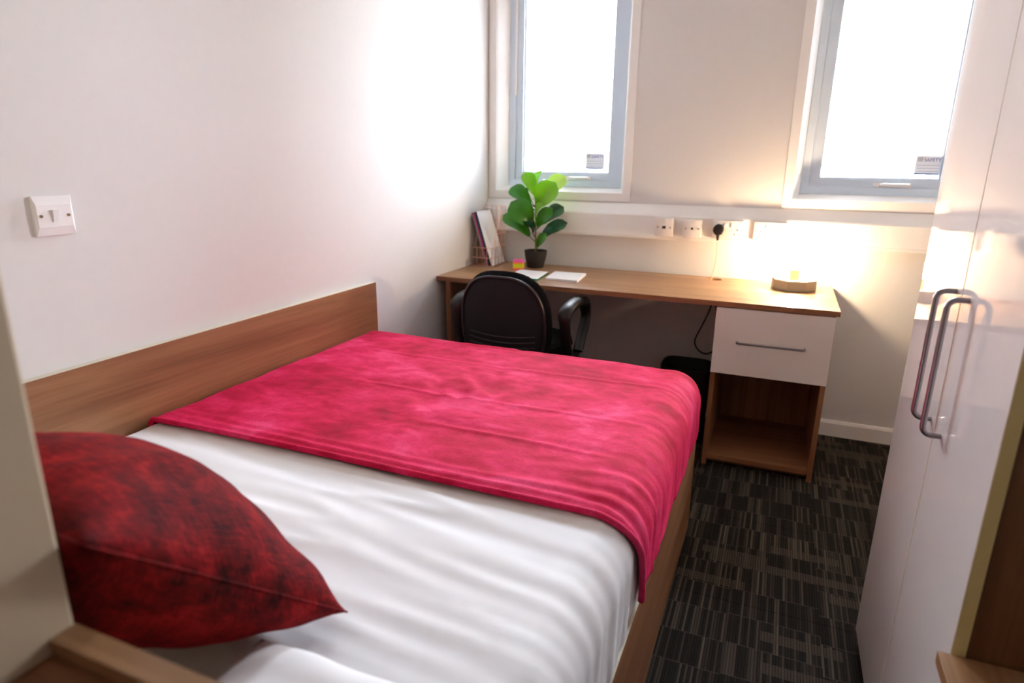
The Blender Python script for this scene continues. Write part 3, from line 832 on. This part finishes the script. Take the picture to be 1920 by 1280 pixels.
def file_holder():
    x0, x1, y0, y1 = .020, .130, -.238, -.0565
    t = thing('magazine_holder', 'copper wire magazine holder in the desk corner', 'file holder', ((x0+x1)/2, (y0+y1)/2, DZ))
    zb, zf, zt = DZ+.0025, .838, 1.045
    r = .0016
    def zside(y): return zf+(zt-zf)*min(1, max(0, (y-y0-.02)/(.11)))
    def wire(p, n='wire'): obj(n, tube(p, r, 6), 'copper_wire', t, True)
    wire([(x0, y0, zb), (x1, y0, zb), (x1, y1, zb), (x0, y1, zb), (x0, y0, zb)], 'base_wire')
    wire([(x0, y0, zf), (x1, y0, zf), (x1, y0+.02, zf), (x1, y0+.13, zt), (x1, y1, zt), (x0, y1, zt), (x0, y0+.13, zt), (x0, y0+.02, zf), (x0, y0, zf)], 'rim_wire')
    for k in range(5):
        y = y0+(y1-y0)*k/4
        for x in (x0, x1): wire([(x, y, zb), (x, y, zside(y))])
        wire([(x0, y, zb), (x1, y, zb)])
    for k in range(1, 4):
        x = x0+(x1-x0)*k/4; wire([(x, y1, zb), (x, y1, zt)]); 
        wire([(x, y0, zb), (x, y0, zf)])
    for z in (.785, .838, .905, .97):
        ys = y0 if z <= zf else y0+.02+.11*(z-zf)/(zt-zf)
        for x in (x0, x1): wire([(x, ys, z), (x, y1, z)])
        wire([(x0, y1, z), (x1, y1, z)])
        if z < zf: wire([(x0, y0, z), (x1, y0, z)])
file_holder()
def folders():
    an = math.atan2(.088, .285)
    ca, sa = math.cos(an), math.sin(an)
    off = 0
    base = Vector((.0935, 0, DZ+.0045))
    for nm, lab, mat, th in (('grey_folder', 'thin grey folder leaning in the wire holder next to the wall', 'folder_grey', .007), ('pink_folder', 'thin magenta folder leaning between grey and navy folders', 'folder_pink', .008), ('navy_folder', 'navy blue folder leaning in the wire holder', 'folder_navy', .015), ('white_folder', 'white paper folder leaning on the navy folder in the wire holder', 'paper_white', .004)):
        # leaning sheet: thickness along (ca, sa), height along (-sa, ca)
        def pt(u, v): return (base.x+u*ca-v*sa, base.z+u*sa+v*ca-u*sa*.0)
        u0, u1 = off+.0003, off+th-.0003
        low = -u0*math.tan(an) if False else 0
        H = .283
        v0 = -u0*sa/ca; v1 = -u1*sa/ca
        bm = prism([pt(u0, v0), pt(u1, v1), pt(u1, H), pt(u0, H)], 1, -.230, -.062)
        tag(obj(nm, bm, mat), lab, 'folder'); off += th
folders()
def notes():
    t = thing('sticky_notes', 'stack of pink, orange and lime sticky notes beside the plant pot', 'sticky notes', (.283, -.235, DZ))
    a = R(12); z = DZ
    for mat, h in (('note_coral', .008), ('note_yellow', .010), ('note_lime', .012), ('note_orange', .008), ('note_pink', .012)):
        c, s = math.cos(a), math.sin(a); k = .025
        poly = [(.283+c*u*k-s*v*k, -.237+s*u*k+c*v*k) for u, v in ((-1, -1), (1, -1), (1, 1), (-1, 1))]
        obj('note_layer', prism(poly, 2, z, z+h-.0002), mat, t); z += h
notes()
def notebook(P, lab, cover, z0):
    c = Vector((sum(p[0] for p in P)/4, sum(p[1] for p in P)/4, DZ))
    t = thing('notebook', lab, 'notebook', c)
    obj('cover_back', prism(P, 2, DZ+.0002, DZ+.0016), cover, t)
    Q = [(c.x+(p[0]-c.x)*.985, c.y+(p[1]-c.y)*.985) for p in P]
    obj('pages', prism(Q, 2, DZ+.0017, DZ+.0082), cover if cover == 'paper_green' else 'paper_white', t)
    obj('cover_front', prism(P, 2, DZ+.0083, DZ+.0097), 'paper_white', t)
notebook([(.315, -.292), (.47, -.300), (.489, -.508), (.331, -.500)], 'white notebook with green page edges in front of the chair', 'paper_green', 0)
notebook([(.492, -.264), (.653, -.256), (.672, -.470), (.511, -.462)], 'white notebook with pale lilac edges lying clear of the chair', 'paper_lilac', 0)

LX, LY = 1.597, -.168
def lamp():
    t = thing('table_lamp', 'small table lamp with octagonal stone base and glowing globe bulb', 'lamp', (LX, LY, DZ))
    n = 8; ro = .097; bm = bmesh.new(); rot = PI/8+.12
    prof = [(ro*.97, DZ), (ro, DZ+.003), (ro, DZ+.042), (ro*.97, DZ+.046), (.060, DZ+.046), (.054, DZ+.014)]
    obj('base', lathe(prof, 8, (LX, LY), rot=rot), 'concrete_beige', t)
    obj('socket_stem', lathe([(.021, DZ+.0142), (.021, DZ+.086)], 6, (LX, LY), rot=.25), 'brass_stub', t)
    zc = DZ+.141
    pr = [(.0125, DZ+.0865), (.0125, DZ+.098)] + [(.045*math.cos(a), zc+.045*math.sin(a)) for a in [R(-72+8*k) for k in range(20)]] + [(.004, zc+.0449)]
    b = obj('bulb', lathe(pr, 24, (LX, LY)), 'bulb_glass', t, True)
    zf = zc-.004
    obj('filament', lathe([(.006, DZ+.0985), (.008, zf-.024)] + [(.021*math.cos(a), zf+.021*math.sin(a)) for a in [R(-60+10*k) for k in range(15)]] + [(.002, zf+.021)], 20, (LX, LY)), 'bulb_glow', b, True)
lamp()
def cord():
    t = thing('power_cord', 'lamp power cord with black plug hanging into the desk hole', 'cord', (1.242, -.0645, .98))
    bm = prism([(1.242+.024*math.cos(a)*(.92 if abs(math.sin(a)) > .8 else 1), .978+.027*math.sin(a)) for a in [2*PI*k/14 for k in range(14)]], 1, -.1005, -.0652, bev=.005)
    pl = obj('plug', bm, 'black_plastic', t, 40)
    obj('strain_relief', tube([(1.242, -.088, .953), (1.2435, -.089, .928)], [.008, .005], 8), 'black_plastic', pl, True)
    obj('cable', tube([(1.2435, -.089, .930), (1.245, -.088, .89), (1.246, -.086, .85), (1.243, -.084, .80), (1.236, -.081, .765), (1.232, -.079, .742), (1.231, -.079, .70)], .0024, 8), 'cord_lit', t, True)  # same cord as the dark loop; lamplight put into its pale colour
    pts = [(1.231, -.079, .70), (1.250, -.11, .65), (1.247, -.14, .609), (1.227, -.15, .549), (1.199, -.15, .479), (1.184, -.15, .436), (1.205, -.15, .395), (1.245, -.15, .375), (1.285, -.15, .40), (1.297, -.14, .45), (1.29, -.13, .55), (1.268, -.12, .62), (1.258, -.11, .655), (1.262, -.10, .714)]
    # smooth the hanging loop
    for _ in range(2):
        q = [pts[0]]
        for a, b in zip(pts, pts[1:]):
            q += [tuple(.75*u+.25*v for u, v in zip(a, b)), tuple(.25*u+.75*v for u, v in zip(a, b))]
        pts = q+[pts[-1]]
    obj('hanging_cable', tube(pts, .0042, 8), 'black_rubber', t, True)
cord()
